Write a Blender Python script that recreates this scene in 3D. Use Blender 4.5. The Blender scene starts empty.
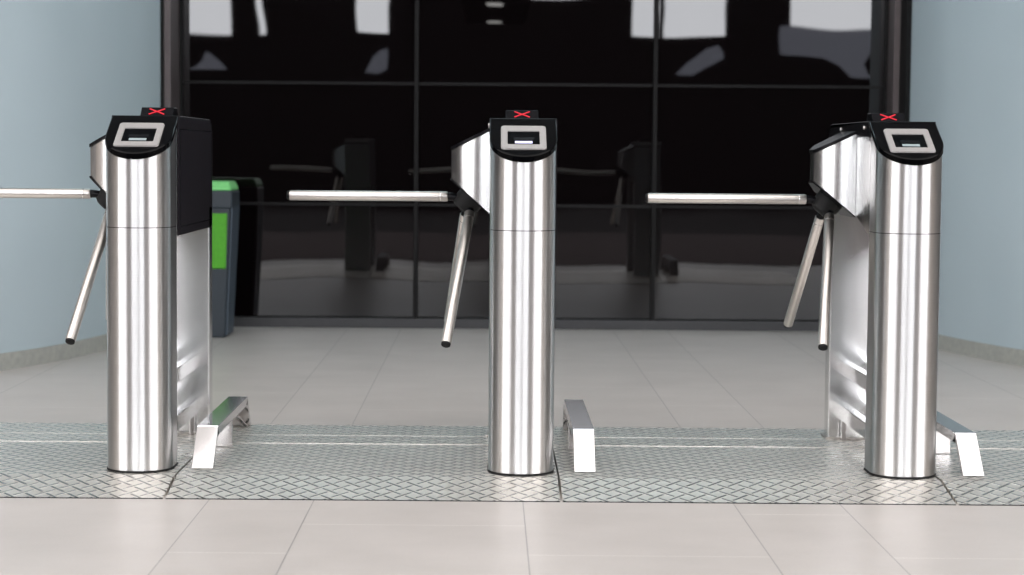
import bpy, bmesh, math, random
from mathutils import Vector, Matrix
random.seed(4)
scn = bpy.context.scene
COL = scn.collection
PI = math.pi

# ------------------------------------------------------------------ materials
def nmat(name):
    m = bpy.data.materials.new(name); m.use_nodes = True
    nt = m.node_tree; b = nt.nodes['Principled BSDF']
    return m, nt, b
def nd(nt, typ, **kw):
    n = nt.nodes.new(typ)
    for k, v in kw.items(): setattr(n, k, v)
    return n
def mth(nt, op, a, b=None, c=None, clamp=False):
    n = nt.nodes.new('ShaderNodeMath'); n.operation = op; n.use_clamp = clamp
    for i, v in enumerate((a, b, c)):
        if v is None: continue
        if isinstance(v, (int, float)): n.inputs[i].default_value = v
        else: nt.links.new(v, n.inputs[i])
    return n.outputs[0]
def noise(nt, scale, vec=None, detail=3, rough=.5):
    n = nd(nt, 'ShaderNodeTexNoise'); n.inputs['Scale'].default_value = scale
    n.inputs['Detail'].default_value = detail; n.inputs['Roughness'].default_value = rough
    if vec: nt.links.new(vec, n.inputs['Vector'])
    return n.outputs['Fac']
def objco(nt, scale=None):
    t = nd(nt, 'ShaderNodeTexCoord').outputs['Object']
    if scale:
        mp = nd(nt, 'ShaderNodeMapping'); mp.inputs['Scale'].default_value = scale
        nt.links.new(t, mp.inputs['Vector']); t = mp.outputs['Vector']
    return t
def ramp(nt, fac, stops):
    r = nd(nt, 'ShaderNodeValToRGB'); e = r.color_ramp.elements
    while len(e) < len(stops): e.new(.5)
    for i, (p, c) in enumerate(stops):
        e[i].position = p; e[i].color = (*c, 1)
    nt.links.new(fac, r.inputs['Fac']); return r.outputs['Color']
def bump(nt, b, h, strength=.2, dist=.01):
    n = nd(nt, 'ShaderNodeBump'); n.inputs['Strength'].default_value = strength
    n.inputs['Distance'].default_value = dist
    nt.links.new(h, n.inputs['Height']); nt.links.new(n.outputs[0], b.inputs['Normal'])

def plain(name, col, rough=.5, metal=0., ior=1.45, nscale=40, var=.08, bstr=0.0, coat=0, spec=.5):
    m, nt, b = nmat(name); b.inputs['Specular IOR Level'].default_value = spec
    f = noise(nt, nscale, objco(nt))
    c0 = tuple(x * (1 - var) for x in col); c1 = tuple(min(1, x * (1 + var)) for x in col)
    nt.links.new(ramp(nt, f, [(.3, c0), (.7, c1)]), b.inputs['Base Color'])
    b.inputs['Roughness'].default_value = rough; b.inputs['Metallic'].default_value = metal
    b.inputs['IOR'].default_value = ior; b.inputs['Coat Weight'].default_value = coat
    if bstr: bump(nt, b, f, bstr, .002)
    return m
def emis(name, col, s):
    m, nt, b = nmat(name)
    b.inputs['Base Color'].default_value = (*[c * .3 for c in col], 1)
    b.inputs['Emission Color'].default_value = (*col, 1)
    b.inputs['Emission Strength'].default_value = s
    return m
def brushed(name, col, rough, aniso, along_z=True, bstr=.05):
    """brushed steel, the brush lines run round the column so light smears up and down"""
    m, nt, b = nmat(name)
    b.inputs['Metallic'].default_value = 1
    f = noise(nt, 1.0, objco(nt, (1.5, 1.5, 260)), 4)
    nt.links.new(ramp(nt, f, [(.25, tuple(c * .93 for c in col)), (.75, col)]), b.inputs['Base Color'])
    b.inputs['Roughness'].default_value = rough
    b.inputs['Anisotropic'].default_value = aniso
    cv = nd(nt, 'ShaderNodeCombineXYZ'); cv.inputs[2].default_value = 1
    if not along_z:
        cv.inputs[2].default_value = 0; cv.inputs[1].default_value = 1
    nt.links.new(cv.outputs[0], b.inputs['Tangent'])
    return m

M = {}
M['steel'] = brushed('brushed steel', (.56, .558, .552), .30, 1.0)
M['steel_panel'] = brushed('satin steel sheet', (.80, .80, .79), .24, .6)
M['steel_arm'] = plain('satin steel tube', (.62, .59, .555), .36, 1, nscale=300, var=.03)
M['steel_rail'] = plain('polished steel', (.56, .545, .545), .13, 1, nscale=12, var=.03)
M['black'] = plain('black plastic', (.005, .005, .006), .25, 0, 1.5, nscale=60, spec=.12)
M['black_cover'] = plain('black cover sheet', (.0065, .0048, .007), .45, 0, 1.4, nscale=30, spec=.15)
M['black_gloss'] = plain('black gloss panel', (.0015, .0015, .0018), .07, 0, 1.5, nscale=20, spec=.10)
M['rubber'] = plain('black rubber', (.008, .008, .008), .6, 0, 1.4, spec=.3)
M['bezel'] = plain('silver bezel', (.315, .30, .29), .5, .3, nscale=200, var=.04)
M['screen'] = plain('dark reader window', (.002, .0025, .003), .12, spec=.06)
M['lcd'] = emis('lit reader slot', (.72, .70, 1.0), 1.1)
M['lcd_dim'] = emis('reader slot glint', (.50, .60, .62), .32)
M['red'] = emis('red cross light', (1, .012, .04), .42)
M['red_dim'] = plain('red lens', (.05, .004, .008), .3)
M['bin'] = plain('slate plastic', (.018, .026, .034), .5, nscale=80)
M['bin_side'] = plain('slate side plastic', (.045, .062, .08), .5, nscale=80)
M['bin_green'] = plain('lime green plastic', (.05, .29, .001), .45, nscale=50)
M['bin_lid'] = plain('green lid plastic', (.16, .50, .16), .45, nscale=50)
M['frame'] = plain('dark aluminium frame', (.005, .0045, .0045), .5, 0, nscale=20, spec=.15)
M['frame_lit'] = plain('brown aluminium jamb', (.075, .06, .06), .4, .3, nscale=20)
M['sill'] = plain('grey aluminium sill', (.030, .030, .032), .5, 0, nscale=20)
M['gasket'] = plain('black gasket', (.004, .004, .004), .6, spec=.2)
M['dark'] = plain('dark hall cladding', (.012, .009, .009), .8, nscale=5)
M['darkfloor'] = plain('dark entrance matting', (.020, .014, .014), .95, nscale=40)
M['stone'] = plain('grey stone pier', (.10, .095, .09), .8, nscale=8)
M['ceil'] = plain('ceiling paint', (.42, .42, .43), .9, nscale=8)
M['pier'] = plain('grey beige pier', (.36, .32, .285), .9, nscale=8)
M['day'] = emis('daylight window', (.94, .955, 1.0), 12)
M['day_side'] = emis('side daylight window', (.97, .96, 1.0), 7.2)
M['day_dim'] = emis('dim daylight window', (.80, .84, 1.0), 1.2)
M['sky'] = emis('daylight skylight', (1.0, .962, .945), 2.7)
M['mat'] = plain('brown entrance matting', (.115, .085, .085), .9, nscale=60)
M['cool'] = emis('added cool fill light', (.74, .95, 1.0), 4.4)
M['lamp'] = emis('downlight lens', (1, .98, .95), 6)

def wall_mat():
    m, nt, b = nmat('blue grey painted wall')
    co = objco(nt)
    f = noise(nt, 1.2, co, 2)
    nt.links.new(ramp(nt, f, [(.3, (.375, .45, .482)), (.7, (.405, .48, .512))]), b.inputs['Base Color'])
    b.inputs['Roughness'].default_value = .6
    bump(nt, b, noise(nt, 90, co, 4), .12, .003)
    return m
M['wall'] = wall_mat()
def base_mat():
    m, nt, b = nmat('tile baseboard')
    co = objco(nt)
    nt.links.new(ramp(nt, noise(nt, 30, co, 4), [(.3, (.29, .30, .275)), (.7, (.36, .36, .325))]), b.inputs['Base Color'])
    b.inputs['Roughness'].default_value = .55
    return m
M['base'] = base_mat()

def tile_mat():
    """large format stone-look tiles: columns 0.6 m wide (two cut ones 0.3 m), 1.2 m long, joints staggered"""
    m, nt, b = nmat('stone look floor tiles')
    geo = nd(nt, 'ShaderNodeNewGeometry')
    sep = nd(nt, 'ShaderNodeSeparateXYZ'); nt.links.new(geo.outputs['Position'], sep.inputs[0])
    X, Y = sep.outputs[0], sep.outputs[1]
    lines = [-5.007, -4.407, -3.807, -3.207, -2.607, -2.007, -1.407, -.807, -.508, .09, .692, .997, 1.597, 2.197, 2.797, 3.397, 3.997, 4.597]
    offs = [.3, 8.51, .2, 8.8, 9.42, 8.9, 9.42, 8.51, 8.9, 8.51, 9.10, 8.51, 9.42, 8.7, 9.42, 8.51, 9.1, 8.6]
    dist = None; off = None; idx = None
    for i, lx in enumerate(lines):
        lx += .012
        d = mth(nt, 'ABSOLUTE', mth(nt, 'SUBTRACT', X, lx))
        dist = d if dist is None else mth(nt, 'MINIMUM', dist, d)
        g = mth(nt, 'GREATER_THAN', X, lx)
        dv = (offs[i] if i == 0 else offs[i] - offs[i - 1])
        t = mth(nt, 'MULTIPLY', g, dv)
        off = t if off is None else mth(nt, 'ADD', off, t)
        idx = g if idx is None else mth(nt, 'ADD', idx, g)
    yy = mth(nt, 'DIVIDE', mth(nt, 'SUBTRACT', Y, off), 1.2)
    fr = mth(nt, 'FRACT', mth(nt, 'ADD', yy, .5))
    dy = mth(nt, 'MULTIPLY', mth(nt, 'ABSOLUTE', mth(nt, 'SUBTRACT', fr, .5)), 1.2)
    jx = mth(nt, 'LESS_THAN', dist, .0017)
    jy = mth(nt, 'LESS_THAN', dy, .0022)
    cell = nd(nt, 'ShaderNodeCombineXYZ')
    nt.links.new(idx, cell.inputs[0]); nt.links.new(mth(nt, 'ROUND', yy), cell.inputs[1])
    wn = nd(nt, 'ShaderNodeTexWhiteNoise'); nt.links.new(cell.outputs[0], wn.inputs['Vector'])
    n1 = noise(nt, 3.2, geo.outputs['Position'], 5, .6)
    mp = nd(nt, 'ShaderNodeMapping'); mp.inputs['Scale'].default_value = (9, 60, 1)
    nt.links.new(geo.outputs['Position'], mp.inputs['Vector'])
    n2 = noise(nt, 2.2, mp.outputs[0], 5, .7)
    n3 = noise(nt, 130, geo.outputs['Position'], 3, .7)
    f = mth(nt, 'ADD', mth(nt, 'MULTIPLY', n1, .5), mth(nt, 'ADD', mth(nt, 'MULTIPLY', n2, .25), mth(nt, 'MULTIPLY', n3, .25)))
    f = mth(nt, 'ADD', f, mth(nt, 'MULTIPLY', mth(nt, 'SUBTRACT', wn.outputs['Value'], .5), .10))
    base = ramp(nt, f, [(.32, (.370, .344, .322)), (.68, (.466, .433, .408))])
    mx = nd(nt, 'ShaderNodeMix', data_type='RGBA'); nt.links.new(jx, mx.inputs[0])
    nt.links.new(base, mx.inputs[6]); mx.inputs[7].default_value = (.22, .21, .20, 1)
    mx2 = nd(nt, 'ShaderNodeMix', data_type='RGBA'); nt.links.new(mth(nt, 'MULTIPLY', jy, .6), mx2.inputs[0])
    nt.links.new(mx.outputs[2], mx2.inputs[6]); mx2.inputs[7].default_value = (.66, .64, .60, 1)
    nt.links.new(mx2.outputs[2], b.inputs['Base Color'])
    nt.links.new(mth(nt, 'ADD', .31, mth(nt, 'MULTIPLY', n2, .16)), b.inputs['Roughness'])
    bump(nt, b, n3, .08, .001)
    return m
M['tile'] = tile_mat()

def checker_mat(bs=.9):
    """steel tread plate: raised short bars set in alternating diagonal directions"""
    m, nt, b = nmat('steel tread plate')
    geo = nd(nt, 'ShaderNodeNewGeometry')
    sep = nd(nt, 'ShaderNodeSeparateXYZ'); nt.links.new(geo.outputs['Position'], sep.inputs[0])
    X, Y = sep.outputs[0], sep.outputs[1]
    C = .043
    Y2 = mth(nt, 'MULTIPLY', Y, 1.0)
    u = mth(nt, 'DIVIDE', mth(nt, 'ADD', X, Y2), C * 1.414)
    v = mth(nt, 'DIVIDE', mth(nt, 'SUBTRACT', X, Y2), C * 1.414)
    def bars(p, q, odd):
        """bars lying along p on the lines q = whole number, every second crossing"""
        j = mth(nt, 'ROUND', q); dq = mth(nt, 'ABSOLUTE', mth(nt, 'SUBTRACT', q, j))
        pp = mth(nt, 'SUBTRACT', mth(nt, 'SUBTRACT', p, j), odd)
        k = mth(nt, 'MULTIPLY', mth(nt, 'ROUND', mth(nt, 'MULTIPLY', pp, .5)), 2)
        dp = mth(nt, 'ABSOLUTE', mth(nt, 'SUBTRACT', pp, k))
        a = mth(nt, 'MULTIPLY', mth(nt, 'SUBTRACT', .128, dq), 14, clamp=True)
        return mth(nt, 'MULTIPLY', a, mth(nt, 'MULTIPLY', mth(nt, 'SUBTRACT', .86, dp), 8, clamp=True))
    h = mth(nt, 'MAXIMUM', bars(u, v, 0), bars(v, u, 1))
    fine = noise(nt, 60, geo.outputs['Position'], 4, .6)
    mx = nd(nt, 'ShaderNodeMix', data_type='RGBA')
    big = noise(nt, 5, geo.outputs['Position'], 3, .6)
    b.inputs['Metallic'].default_value = 1
    nt.links.new(ramp(nt, mth(nt, 'ADD', mth(nt, 'MULTIPLY', big, .6), mth(nt, 'MULTIPLY', fine, .4)),
                 [(.3, (.745, .712, .665)), (.7, (.865, .83, .775))]), mx.inputs[6])
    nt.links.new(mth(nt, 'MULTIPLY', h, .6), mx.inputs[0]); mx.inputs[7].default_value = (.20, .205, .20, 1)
    nt.links.new(mx.outputs[2], b.inputs['Base Color'])
    rg = mth(nt, 'ADD', .40, mth(nt, 'MULTIPLY', fine, .16))
    nt.links.new(mth(nt, 'SUBTRACT', rg, mth(nt, 'MULTIPLY', h, .26)), b.inputs['Roughness'])
    bump(nt, b, h, bs, .003)
    return m
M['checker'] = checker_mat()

def glass_mat():
    """dark tinted glazing, a little wavy"""
    m, nt, b = nmat('dark tinted glass')
    co = objco(nt)
    b.inputs['Base Color'].default_value = (.0022, .0014, .0016, 1)
    b.inputs['Roughness'].default_value = .012
    b.inputs['IOR'].default_value = 1.52
    mp = nd(nt, 'ShaderNodeMapping'); mp.inputs['Scale'].default_value = (1, 1, 1.4)
    nt.links.new(co, mp.inputs['Vector'])
    bump(nt, b, noise(nt, 1.35, mp.outputs[0], 1, .4), .10, .016)
    return m
M['glass'] = glass_mat()

# ------------------------------------------------------------------ mesh helpers
def link(name, bm, mat, parent=None, bevel=0, smooth=None, seg=2):
    me = bpy.data.meshes.new(name)
    bmesh.ops.recalc_face_normals(bm, faces=bm.faces[:])
    bm.to_mesh(me); bm.free(); me.materials.append(M[mat] if isinstance(mat, str) else mat)
    o = bpy.data.objects.new(name, me); COL.objects.link(o)
    if parent: o.parent = parent
    if smooth is not None:
        for p in me.polygons: p.use_smooth = True
        try:
            me.set_sharp_from_angle(angle=math.radians(smooth))
        except Exception: pass
    if bevel:
        md = o.modifiers.new('bevel', 'BEVEL'); md.width = bevel; md.segments = seg; md.limit_method = 'ANGLE'
        md.angle_limit = math.radians(40)
    return o
def add_box(bm, x0, x1, y0, y1, z0, z1):
    v = [bm.verts.new(p) for p in ((x0,y0,z0),(x1,y0,z0),(x1,y1,z0),(x0,y1,z0),(x0,y0,z1),(x1,y0,z1),(x1,y1,z1),(x0,y1,z1))]
    for f in ((0,3,2,1),(4,5,6,7),(0,1,5,4),(1,2,6,5),(2,3,7,6),(3,0,4,7)): bm.faces.new([v[i] for i in f])
def box(*a):
    bm = bmesh.new(); add_box(bm, *a); return bm
def add_loft(bm, lo, hi):
    a = [bm.verts.new(p) for p in lo]; b = [bm.verts.new(p) for p in hi]; n = len(a)
    for i in range(n): bm.faces.new((a[i], a[(i+1)%n], b[(i+1)%n], b[i]))
    bm.faces.new(a[::-1]); bm.faces.new(b)
def add_tube(bm, pts, r, n=20):
    """round bar through pts; r a number or one per point"""
    rings = []
    for i, p in enumerate(pts):
        p = Vector(p)
        d = (Vector(pts[min(i+1, len(pts)-1)]) - Vector(pts[max(i-1, 0)])).normalized()
        up = Vector((0,0,1)) if abs(d.z) < .95 else Vector((0,1,0))
        s = d.cross(up).normalized(); t = s.cross(d).normalized()
        rr = r if isinstance(r, (int, float)) else r[i]
        rings.append([bm.verts.new(p + rr*(s*math.cos(2*PI*k/n) + t*math.sin(2*PI*k/n))) for k in range(n)])
    for a, b in zip(rings, rings[1:]):
        for k in range(n): bm.faces.new((a[k], a[(k+1)%n], b[(k+1)%n], b[k]))
    bm.faces.new(rings[0][::-1]); bm.faces.new(rings[-1])
def tube(pts, r, n=20):
    bm = bmesh.new(); add_tube(bm, pts, r, n); return bm
def prism_x(poly_yz, x0, x1):
    bm = bmesh.new(); add_loft(bm, [(x0, y, z) for y, z in poly_yz], [(x1, y, z) for y, z in poly_yz]); return bm

def thing(name, label, cat, loc=(0,0,0), group=None):
    o = bpy.data.objects.new(name, None); COL.objects.link(o); o.location = loc
    o.empty_display_size = .1
    o['label'] = label; o['category'] = cat
    if group: o['group'] = group
    return o
def struct(o):
    o['kind'] = 'structure'; return o
def dup(root, loc, label):
    r = root.copy(); COL.objects.link(r); r.location = loc; r['label'] = label
    for ch in list(root.children):
        c = ch.copy(); COL.objects.link(c); c.parent = r
        for g in list(ch.children):
            d = g.copy(); COL.objects.link(d); d.parent = c
    return r

# ------------------------------------------------------------------ camera
H = .994; F = 2000.
PITCH = 3.83; ROLL = .45
cd = bpy.data.cameras.new('camera'); cam = bpy.data.objects.new('camera', cd); COL.objects.link(cam)
cd.sensor_width = 36; cd.lens = F / 1024 * 36
fp = F * math.tan(math.radians(PITCH))
px = 490 - fp * math.sin(math.radians(ROLL)); py = 153.5 + fp
cd.shift_x = (512 - px) / 1024; cd.shift_y = -(287.5 - py) / 1024
cam.location = (0, 0, H)
cam.rotation_euler = (Matrix.Rotation(math.radians(90 - PITCH), 3, 'X') @ Matrix.Rotation(math.radians(ROLL), 3, 'Z')).to_euler()
cd.dof.use_dof = True; cd.dof.focus_distance = 6.1; cd.dof.aperture_fstop = 4.0
cd.clip_start = .05
scn.camera = cam

# ------------------------------------------------------------------ setting
PH = .036            # height of the raised tread plates
struct(link('floor', box(-14, 14, -2.1, 12.2, -.05, 0), 'tile'))
struct(link('floor_entrance', box(-14, 14, -15, -2.1, -.05, -.001), 'darkfloor'))

GY = 11.36
mt = bmesh.new()
edge = []
for k in range(0, 281):
    x = -7 + k * .05
    edge.append((x, 4.40 + .045 * abs(math.sin(k * PI / 4))))
pts = [(-7, -2.05)] + [(7, -2.05)] + edge[::-1]
add_loft(mt, [(x, y, 0) for x, y in pts], [(x, y, .006) for x, y in pts])
o = link('entrance_mat', mt, 'mat')
o['label'] = 'dark brown entrance matting seen mirrored low in the glass'; o['category'] = 'mat'
left_pts = [(-1.79, 11.40), (-1.808, 11.0), (-1.85, 10.5), (-1.925, 9.97), (-2.03, 9.45), (-2.20, 9.0), (-2.5, 8.5), (-3.0, 8.05)]
left_far = [(-3.0, 8.05), (-3.7, 7.75), (-5, 7.5), (-14, 7.3)]
right_pts = [(2.295, 11.40), (2.300, 11.0), (2.327, 10.45), (2.38, 10.15), (2.468, 9.82), (2.56, 9.54), (2.74, 9.15), (3.05, 8.75)]
right_far = [(3.05, 8.75), (3.6, 8.3), (4.6, 7.9), (14, 7.5)]
def smooth_path(pts, n=6):
    out = []
    P = [Vector((*p, 0)) for p in pts]
    for i in range(len(P) - 1):
        p0 = P[max(i-1,0)]; p1 = P[i]; p2 = P[i+1]; p3 = P[min(i+2,len(P)-1)]
        for k in range(n):
            t = k / n
            out.append(.5*((2*p1) + (p2-p0)*t + (2*p0-5*p1+4*p2-p3)*t*t + (3*p1-p0-3*p2+p3)*t*t*t))
    out.append(P[-1]); return out
def wall_strip(pts, z0, z1, th, sgn):
    """wall with real thickness along a path; room side on the path"""
    bm = bmesh.new(); P = smooth_path(pts); fr = []; bk = []
    for i, p in enumerate(P):
        d = (P[min(i+1,len(P)-1)] - P[max(i-1,0)]).normalized()
        nrm = Vector((d.y, -d.x, 0)) * sgn
        q = p + nrm * th
        fr.append((bm.verts.new((p.x,p.y,z0)), bm.verts.new((p.x,p.y,z1))))
        bk.append((bm.verts.new((q.x,q.y,z0)), bm.verts.new((q.x,q.y,z1))))
    for i in range(len(P)-1):
        bm.faces.new((fr[i][0], fr[i+1][0], fr[i+1][1], fr[i][1]))
        bm.faces.new((bk[i][0], bk[i][1], bk[i+1][1], bk[i+1][0]))
        bm.faces.new((fr[i][1], fr[i+1][1], bk[i+1][1], bk[i][1]))
        bm.faces.new((fr[i][0], bk[i][0], bk[i+1][0], fr[i+1][0]))
    for i in (0, -1): bm.faces.new((fr[i][0], fr[i][1], bk[i][1], bk[i][0]))
    return bm
CZ = 5.2
struct(link('wall_left', wall_strip(left_pts, 0, CZ, .12, 1), 'wall', smooth=40))
struct(link('wall_right', wall_strip(right_pts, 0, CZ, .12, -1), 'wall', smooth=40))
struct(link('wall_far_left', wall_strip(left_far, 0, CZ, .12, 1), 'stone', smooth=40))
struct(link('wall_far_right', wall_strip(right_far, 0, CZ, .12, -1), 'stone', smooth=40))
bl = struct(link('baseboard_left', wall_strip(left_pts, 0, .076, .014, -1), 'base', smooth=40))
br = struct(link('baseboard_right', wall_strip(right_pts, 0, .076, .014, 1), 'base', smooth=40))

# glazed wall: three bays, each a window with panes between black mullions
bays = [(-1.755, -.418), (-.418, .932), (.932, 2.275)]
rows = [.055, .70, 1.385, 2.09, 2.8]
for n, (xa, xb) in enumerate(bays):
    bm = bmesh.new()
    for z in rows[1:-1]: add_box(bm, xa + .014, xb - .014, GY + .004, GY + .05, z - .008, z + .008)
    add_box(bm, xa + .014, xb - .014, GY - .012, GY + .05, rows[-1], rows[-1] + .12)
    w = struct(link('window_%d' % (n + 1), bm, 'frame'))
    for r in range(4):
        p = box(xa + .014, xb - .014, GY + .012, GY + .03, rows[r] + .006, rows[r+1] - .006)
        o = link('pane', p, 'glass', w)
        o.rotation_euler = (0, 0, 0)
tr = bmesh.new()
for x in (-.418, .932): add_box(tr, x - .011, x + .011, GY - .012, GY + .06, .055, 2.92)
struct(link('trim_1', tr, 'frame'))
struct(link('trim_2', box(-1.755, 2.275, GY - .04, GY + .06, 0, .055), 'sill', bevel=.004))
for k, (xa, xb, m_) in enumerate([(-1.808, -1.79, 'gasket'), (-1.79, -1.755, 'frame_lit')]):
    struct(link('trim_%d' % (3 + k), box(xa, xb, 11.0 + .02 * k, GY + .05, 0, 2.92), m_))
struct(link('trim_5', box(-1.755, -1.74, GY - .02, GY + .01, .055, 2.92), 'gasket'))
for k, (xa, xb, m_) in enumerate([(2.272, 2.298, 'gasket'), (2.238, 2.272, 'frame_lit'), (2.225, 2.238, 'frame')]):
    struct(link('trim_%d' % (6 + k), box(xa, xb, 11.0 + .17 * k, GY + .05, .0 if k < 2 else .056, 2.92), m_))
struct(link('wall_back', box(-2.4, 2.8, GY + .10, GY + .2, 0, CZ), 'dark'))
struct(link('trim_9', box(-1.81, 2.316, 11.0, GY + .1, 2.92, CZ), 'wall'))

# hall behind the camera
RY = -14.
struct(link('wall_side_left', box(-14.2, -14, RY, 7.5, 0, 8), 'pier'))
struct(link('wall_side_right', box(14, 14.2, RY, 7.7, 0, 8), 'pier'))
fw = bmesh.new()
add_box(fw, -14, 14, RY - .3, RY, 0, 2.35)
add_box(fw, -14, 14, RY - .3, RY, 2.98, 3.18)
add_box(fw, -14, 14, RY - .3, RY, 7.6, 8)
add_box(fw, -14, 14, RY - .3, RY, 2.35, 2.98)
for xa, xb in ((-7.0,-5.6),(-4.73,-4.3),(-4.16,-2.44),(-1.89,2.57),(3.05,3.12),(4.31,5.5),(7.1,8.2)): add_box(fw, xa, xb, RY - .3, RY, 3.18, 3.87)
struct(link('wall_front', fw, 'dark'))
struct(link('window_4', box(-8.2, 8.2, RY - .4, RY - .31, 3.1, 7.7), 'day'))
for k, pg in enumerate([
    [(190,72),(228,72),(222,62),(212,52),(207,50),(203,60),(197,68)],
    [(366,70),(372,58),(380,53),(387,52),(390,70),(380,73)],
    [(672,77),(685,62),(703,48),(716,45),(722,52),(725,60),(705,68),(690,77)],
    [(779,30),(888,30),(886,40),(868,48),(860,60),(864,72),(872,77),(845,77),(835,65),(820,57),(800,55),(779,56)]]):
    bm = bmesh.new(); q = [((x - 490) * .01835, .994 + (153.5 - y) * .01835) for x, y in pg]
    add_loft(bm, [(x, RY + .02, z) for x, z in q], [(x, RY - .02, z) for x, z in q])
    struct(link('window_%d' % (11 + k), bm, 'day_dim'))
for k, (xa, xb) in enumerate([(-14, -8.2), (8.2, 14)]):
    struct(link('trim_%d' % (10 + k), box(xa, xb, RY - .4, RY + .2, 3.1, 8), 'stone'))
# side windows
struct(link('window_8', box(-14.02, -13.98, -10.7, 1.4, 2.0, 7), 'day_side'))
struct(link('window_9', box(13.98, 14.02, -10.7, 1.4, 2.0, 7), 'day_side'))
# low soffit with two downlights
struct(link('ceiling_soffit', box(-.45, .55, -10.2, -4.2, 3.05, 3.2), 'dark'))
for y, lab in ((-4.8, 'nearer'), (-9.4, 'farther')):
    bm = bmesh.new(); add_tube(bm, [(.05, y, 3.02), (.05, y, 3.055)], .12, 24)
    o = link('downlight', bm, 'lamp')
    o['label'] = 'small white downlight mirrored in the dark glass, ' + ('upper' if y > -8 else 'lower') + ' of the two'
    o['category'] = 'ceiling light'
# ceiling with a long skylight over the turnstiles
struct(link('ceiling', box(-14.2, 14.2, RY - .4, -1.5, 8, 8.2), 'ceil'))
struct(link('ceiling_back', box(-14.2, 14.2, 6.3, 12.4, CZ, CZ + .15), 'ceil'))
struct(link('ceiling_upstand', box(-14.2, 14.2, 6.3, 6.4, CZ + .15, 8.2), 'ceil'))
struct(link('window_10', box(-14.2, 14.2, -1.5, 6.3, 8.0, 8.1), 'sky'))

for k, x in enumerate((-.95, .25, 1.45)):  # unseen cool panels, added to lift the back floor and walls
    lp = thing('added_fill_panel', ['left', 'middle', 'right'][k] + ' one of three unseen cool panels added to brighten the back floor', 'ceiling light', (x, 10.0, CZ), 'added cool fill panels')
    link('fill_frame', box(-.47, .47, -.62, .62, -.05, 0), 'ceil', lp)
    link('diffuser', box(-.44, .44, -.59, .59, -.055, -.045), 'cool', lp)
# ------------------------------------------------------------------ tread plates
seams = [-2.06, -.925, .212, 1.346, 2.48]
D0, D1 = 5.83, 6.99
plate_labels = ['checkered steel tread plate under the left turnstile, running out of frame at the left',
                'checkered steel tread plate in front of the left walkway, under the middle turnstile',
                'checkered steel tread plate between middle and right turnstiles, under the right turnstile',
                'checkered steel tread plate at the right edge, beyond the slanted seam by the right turnstile']
for i in range(4):
    xa, xb = seams[i] + .004, seams[i+1] - .004
    t = thing('tread_plate', plate_labels[i], 'metal plate', ((xa+xb)/2, 5.63, 0), 'steel tread plates in a row')
    w = (xb - xa) / 2
    # ramps and decks, local y from 0
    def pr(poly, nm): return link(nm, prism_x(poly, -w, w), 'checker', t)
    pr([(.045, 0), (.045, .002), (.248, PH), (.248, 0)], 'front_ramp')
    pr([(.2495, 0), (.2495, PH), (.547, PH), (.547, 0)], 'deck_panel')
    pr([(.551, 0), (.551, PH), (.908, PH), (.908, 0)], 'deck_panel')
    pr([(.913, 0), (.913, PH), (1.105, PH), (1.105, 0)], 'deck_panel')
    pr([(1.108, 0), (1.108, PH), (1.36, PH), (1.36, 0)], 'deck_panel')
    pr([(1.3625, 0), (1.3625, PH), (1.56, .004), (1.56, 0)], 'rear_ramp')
    link('edge_shadow', box(-w, w, .040, .0448, 0, .002), 'rubber', t)  # dark strip stands in for the shadow line along the front edge
    bm = bmesh.new()
    add_box(bm, -w, w, .9090, .9120, .02, PH + .0018); add_box(bm, -w, w, 1.105, 1.108, .02, PH + .0008)
    for s in (-1, 1): add_box(bm, s*w - .0015, s*w + .0015, .248, 1.36, .004, PH - .0005)
    link('edge_trim', bm, 'steel_arm', t)

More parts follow.
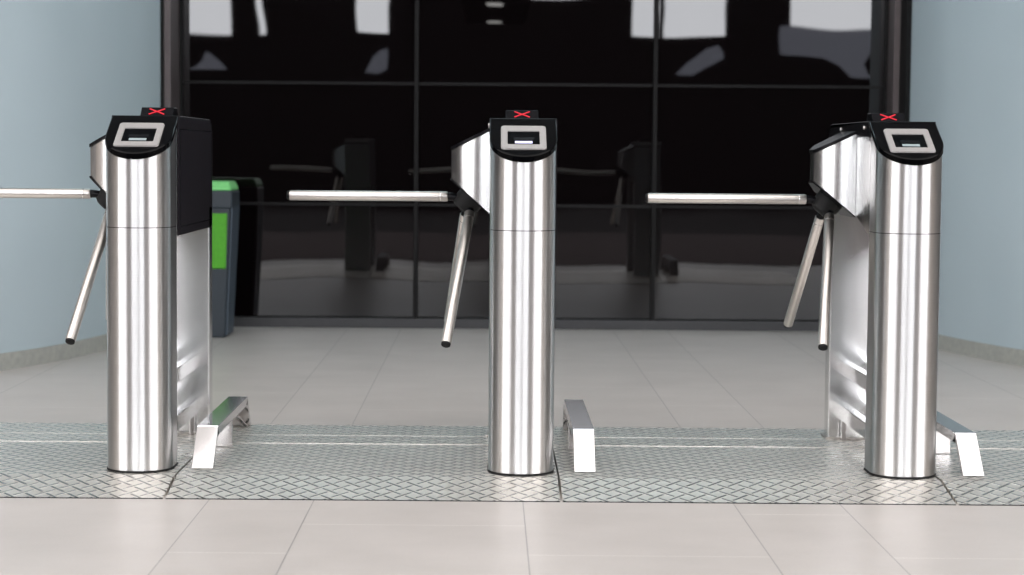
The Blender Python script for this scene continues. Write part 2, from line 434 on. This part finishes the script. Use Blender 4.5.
# ------------------------------------------------------------------ turnstile
UH = 1.064; R0 = .0985
def slope(y): return .948 + .55 * y
def u_outline(r, y1, yc=.105, n=28, dy=0):
    pts = [(r, y1)]
    for k in range(n + 1):
        a = PI * k / n
        pts.append((r * math.cos(a), yc - (r + dy) * math.sin(a)))
    pts.append((-r, y1)); return pts       # front arc bulges towards -y
def make_turnstile(label, loc):
    t = thing('turnstile', label, 'turnstile', loc, 'row of three tripod turnstiles')
    # front column, lower and upper shell with a hairline seam
    o1 = u_outline(R0, .185)
    bm = bmesh.new(); add_loft(bm, [(x, y, .004) for x, y in o1], [(x, y, .7285) for x, y in o1])
    col = link('column', bm, 'steel', t, smooth=35)
    bm = bmesh.new(); ob = u_outline(R0 + .002, .188)
    add_loft(bm, [(x, y, 0) for x, y in ob], [(x, y, .006) for x, y in ob])
    link('base_gasket', bm, 'rubber', col, smooth=35)
    bm = bmesh.new(); oi = u_outline(R0 - .0015, .183)
    add_loft(bm, [(x, y, .727) for x, y in oi], [(x, y, .7315) for x, y in oi])
    link('column_seam', bm, 'rubber', col, smooth=35)
    bm = bmesh.new(); add_loft(bm, [(x, y, .7307) for x, y in o1], [(x, y, slope(y) - .017) for x, y in o1])
    link('column_head', bm, 'steel', t, smooth=35)
    # black sloping head cover
    oc = u_outline(R0 + .0025, .211)
    bm = bmesh.new(); add_loft(bm, [(x, y, slope(y) - .020) for x, y in oc], [(x, y, slope(y)) for x, y in oc])
    head = link('head_cover', bm, 'black_gloss', t, bevel=.003, smooth=35)
    # card reader on the slope
    v = Vector((0, 1, .55)).normalized(); n = Vector((0, -.55, 1)).normalized(); O = Vector((0, 0, .948))
    def P(a, b, c): return O + Vector((a, 0, 0)) + v * b + n * c
    def rrect(hw, b0, b1, r, c, k=6):
        out = []
        for cx, cy, a0 in ((hw-r, b1-r, 0), (-hw+r, b1-r, 90), (-hw+r, b0+r, 180), (hw-r, b0+r, 270)):
            for j in range(k+1):
                a = math.radians(a0 + 90*j/k); out.append(P(cx + r*math.cos(a), cy + r*math.sin(a), c))
        return out
    bm = bmesh.new(); outer = rrect(.068, .044, .188, .011, .0); outer2 = rrect(.0665, .0455, .1865, .010, .004)
    inner2 = rrect(.0485, .070, .155, .003, .004); inner = rrect(.0475, .071, .154, .003, .0)
    L = [[bm.verts.new(p) for p in q] for q in (outer, outer2, inner2, inner)]
    m = len(outer)
    for a in range(3):
        for k in range(m): bm.faces.new((L[a][k], L[a][(k+1)%m], L[a+1][(k+1)%m], L[a+1][k]))
    rd = link('card_reader', bm, 'bezel', t, smooth=30)
    bm = bmesh.new(); add_loft(bm, rrect(.0475, .071, .154, .002, -.001), rrect(.0475, .071, .154, .002, .0012))
    link('reader_window', bm, 'screen', rd)
    bm = bmesh.new(); add_loft(bm, rrect(.030, .100, .116, .001, .0013), rrect(.030, .100, .116, .001, .0022))
    link('card_slot', bm, 'black', rd)
    bm = bmesh.new(); add_loft(bm, rrect(.026, .080, .093, .001, .0013), rrect(.026, .080, .093, .001, .0024))
    link('reader_display', bm, 'lcd_dim', rd)
    # upper housing behind the column
    prof = [(.186, .715), (.42, .772), (.925, .772), (.925, 1.02), (.910, 1.045), (.880, UH - .006), (.865, UH - .004), (.211, UH - .004), (.186, 1.030)]
    link('housing', prism_x(prof, -.0985, .0985), 'steel_panel', t, bevel=.002)
    # black right hand cover and top cover
    prof = [(.192, .700), (.933, .700), (.933, 1.02), (.917, 1.048), (.885, UH - .004), (.212, UH - .004), (.192, 1.040)]
    sc = link('side_cover', prism_x(prof, .0986, .1035), 'black_cover', t, bevel=.002)
    bm = bmesh.new()
    add_box(bm, .1034, .1043, .23, .910, .725, .728); add_box(bm, .1034, .1043, .23, .910, 1.022, 1.025)
    add_box(bm, .1034, .1043, .23, .233, .725, 1.025); add_box(bm, .1034, .1043, .907, .910, .725, 1.025)
    link('cover_joint', bm, 'black', sc)
    bm = prism_x([(.212, UH - .003), (.212, UH), (.865, UH), (.900, 1.052), (.929, 1.03), (.925, 1.02), (.880, UH-.006)], -.1025, .1035)
    link('top_cover', bm, 'black', t, bevel=.002)
    bm = prism_x([(.192, 1.016), (.927, 1.016), (.927, 1.026), (.910, 1.05), (.880, UH - .002), (.212, UH - .002), (.192, 1.038)], -.1025, -.0986)
    sr = link('side_rim', bm, 'black', t, bevel=.001)
    for yy in (.28, .69):
        link('screw', tube([(-.1025, yy, 1.045), (-.1055, yy, 1.045)], [.006, .0045], 14), 'steel_arm', sr)
    # red cross indicator on top
    prof = [(.405, UH - .002), (.442, UH + .030), (.51, UH + .030), (.53, UH - .002)]
    ind = link('indicator', prism_x(prof, -.051, .051), 'black', t, bevel=.002)
    s0 = Vector((0, .405, UH - .002)); sv = Vector((0, .037, .032)).normalized(); sn = Vector((0, -.032, .037)).normalized()
    bm = bmesh.new()
    def Q(a, b, c): return s0 + Vector((a, 0, 0)) + sv * b + sn * c
    def stroke(pts, w):
        for (a0, b0), (a1, b1) in zip(pts, pts[1:]):
            d = Vector((a1-a0, b1-b0)); d.normalize(); e = Vector((-d.y, d.x)) * w
            add_loft(bm, [Q(a0+e.x, b0+e.y, .0012), Q(a0-e.x, b0-e.y, .0012), Q(a1-e.x, b1-e.y, .0012), Q(a1+e.x, b1+e.y, .0012)],
                         [Q(a0+e.x, b0+e.y, .0026), Q(a0-e.x, b0-e.y, .0026), Q(a1-e.x, b1-e.y, .0026), Q(a1+e.x, b1+e.y, .0026)])
    stroke([(-.024, .040), (-.009, .031), (.009, .022), (.024, .013)], .0021)
    stroke([(-.024, .013), (-.009, .022), (.009, .031), (.024, .040)], .0021)
    link('red_cross', bm, 'red', ind)
    # hub housing on the left flank
    def zt(x): return 1.030 + (x + .102) * (.060 / .123)
    def zb(x): return .770 - (x + .102) * (.105 / .123)
    plan = [(-.0995, .42)]
    for k in range(1, 15):
        a = math.radians(55) * k / 14
        plan.append((-.0995 - .15 * math.sin(a), .57 - .15 * math.cos(a)))
    plan += [(-.2224, .56), (-.19, .66), (-.0995, .68)]
    bm = bmesh.new(); add_loft(bm, [(x, y, zb(x)) for x, y in plan], [(x, y, zt(x)) for x, y in plan])
    hh = link('hub_housing', bm, 'steel_panel', t, smooth=25)
    pl2 = [(x - (.003 if x < -.11 else 0), y + (-.003 if y < .53 else .003)) for x, y in plan]
    bm = bmesh.new(); add_loft(bm, [(x, y, zt(x) - .003) for x, y in pl2], [(x, y, zt(x) + .007) for x, y in pl2])
    link('hub_lid', bm, 'black', hh, smooth=25)
    bm = bmesh.new(); add_loft(bm, [(x, y, zb(x) - .004) for x, y in pl2], [(x, y, zb(x) + .0005) for x, y in pl2])
    link('hub_rim', bm, 'black', hh, smooth=25)
    # rotating hub
    c0 = Vector((-.158, .55, .815)); ax = Vector((-.66, 0, -.75)).normalized()
    link('hub', tube([c0, c0 + ax*.020, c0 + ax*.026, c0 + ax*.046, c0 + ax*.052], [.045, .045, .041, .038, .028], 28), 'rubber', t, smooth=40)
    hc = c0 + ax * .030
    for st, en in (((-.235, .55, .818), (-.744, .55, .818)),
                   ((-.164, .515, .768), (-.230, .20, .376)),
                   ((-.180, .60, .760), (-.236, .88, .386))):
        st = Vector(st); en = Vector(en); d = (en - st).normalized()
        a = link('arm', tube([st, st + d*.003, en - d*.004, en], [.0145, .0162, .0162, .0150], 24), 'steel_arm', t, smooth=40)
        link('end_cap', tube([en - d*.001, en + d*.006, en + d*.009], [.0150, .0142, .010], 24), 'rubber', a, smooth=40)
        link('neck', tube([hc, hc + (st - d*.03 - hc)*.85, st - d*.012, st + d*.001], [.013, .0125, .0125, .0135], 16), 'black', a, smooth=40)
        link('collar', tube([st + d*.022, st + d*.0245], .0168, 24), 'steel_rail', a, smooth=40)
    # rear post and low frame between post and column
    bm = bmesh.new(); add_box(bm, -.0985, .1035, .855, .93, 0, .772)
    rp = link('rear_post', bm, 'steel_panel', t, bevel=.004)
    bm = bmesh.new(); add_box(bm, -.108, .108, .84, .945, .0, .006)
    link('base_plate', bm, 'steel_arm', rp, bevel=.002)
    for s in (-1, 1):
        fr = link('frame_bar', box(*sorted((s*.028, s*.060)), .184, .856, .066, .116), 'steel_rail', t, bevel=.002)
        link('frame_bar', box(*sorted((s*.022, s*.052)), .184, .856, .215, .262), 'steel_rail', t, bevel=.002)
        link('frame_foot', box(*sorted((s*.040, s*.058)), .82, .84, .0, .066), 'steel_rail', fr, bevel=.002)
    return t
Y0 = 5.892
t0 = make_turnstile('brushed steel turnstile on the left, by the blue wall, in front of the green bin', (-1.049, Y0, PH + .001))
t1 = dup(t0, (.100, Y0, PH + .001), 'brushed steel turnstile in the middle of the row, its reader slot glowing lavender')
t2 = dup(t0, (1.253, Y0, PH + .001), 'brushed steel turnstile on the right, both of its hanging arms in view')
for ch in t1.children:
    if ch.name.startswith('card_reader'):
        for g in ch.children:
            if g.name.startswith('reader_display'):
                g.data = g.data.copy(); g.data.materials[0] = M['lcd']; g['label'] = 'lit lavender display'

# ------------------------------------------------------------------ foot rails
def make_rail(label, loc):
    t = thing('foot_rail', label, 'rail', loc, 'low steel rails beside the turnstiles')
    w = .0325; T = .114; th = .012
    # one bent bar: top and two splayed feet (side profile in y,z)
    link('rail_top', prism_x([(.122, T), (.86, T), (.872, T-.030), (.116, T-.030)], -w, w), 'steel_rail', t, bevel=.0015)
    link('leg', prism_x([(.0, .0), (.115, T-.0012), (.150, T-.031), (.105, T-.031), (.034, 0)], -w, w), 'steel_rail', t, bevel=.0012)
    link('leg', prism_x([(.98, .0), (.868, T-.0012), (.83, T-.031), (.876, T-.031), (.948, 0)], -w, w), 'steel_rail', t, bevel=.0012)
    link('middle_leg', box(-w + .001, w - .001, .452, .48, 0, T - .030), 'steel_rail', t, bevel=.001)
    return t
r0 = make_rail('low polished steel rail on the tread plate just right of the left turnstile', (-.862, 5.99, PH + .0019))
r1 = dup(r0, (.294, 5.98, PH + .0019), 'low polished steel rail on the tread plate just right of the middle turnstile')
r2 = dup(r0, (1.462, 5.96, PH + .0019), 'low polished steel rail partly hidden behind the right turnstile')

# ------------------------------------------------------------------ bin
bn = thing('litter_bin', 'slate litter bin with lime green panel and green lid behind the left turnstile', 'bin', (-1.572, 10.64, 0))
def taper(x0b, x1b, y0b, y1b, z0, x0t, x1t, y0t, y1t, z1):
    bm = bmesh.new()
    add_loft(bm, [(x0b,y0b,z0),(x1b,y0b,z0),(x1b,y1b,z0),(x0b,y1b,z0)], [(x0t,y0t,z1),(x1t,y0t,z1),(x1t,y1t,z1),(x0t,y1t,z1)])
    return bm
link('body', taper(-.165, .165, 0, .26, 0, -.185, .195, -.01, .30, .70), 'bin', bn, bevel=.012, seg=3)
link('side_panel', taper(.166, .176, .01, .26, .01, .196, .206, 0, .30, .70), 'bin_side', bn, bevel=.004)
link('collar', taper(-.195, .205, -.02, .31, .69, -.195, .205, -.02, .31, .785), 'bin', bn, bevel=.012, seg=3)
link('lid', taper(-.195, .203, -.018, .308, .786, -.17, .185, .01, .285, .835), 'bin_lid', bn, bevel=.012, seg=3)
link('green_panel', taper(-.16, .170, -.012, .01, .37, -.165, .178, -.017, .01, .665), 'bin_green', bn, bevel=.006)
link('lock', tube([(.03, -.018, .737), (.03, -.026, .737)], .009, 14), 'steel_arm', bn)

# ------------------------------------------------------------------ world, colour
w = bpy.data.worlds.new('world'); scn.world = w; w.use_nodes = True
w.node_tree.nodes['Background'].inputs[0].default_value = (.55, .62, .70, 1)
w.node_tree.nodes['Background'].inputs[1].default_value = .25
vs = scn.view_settings
vs.view_transform = 'Standard'; vs.look = 'None'; vs.gamma = 1; vs.use_curve_mapping = False
vs.exposure = 0.0
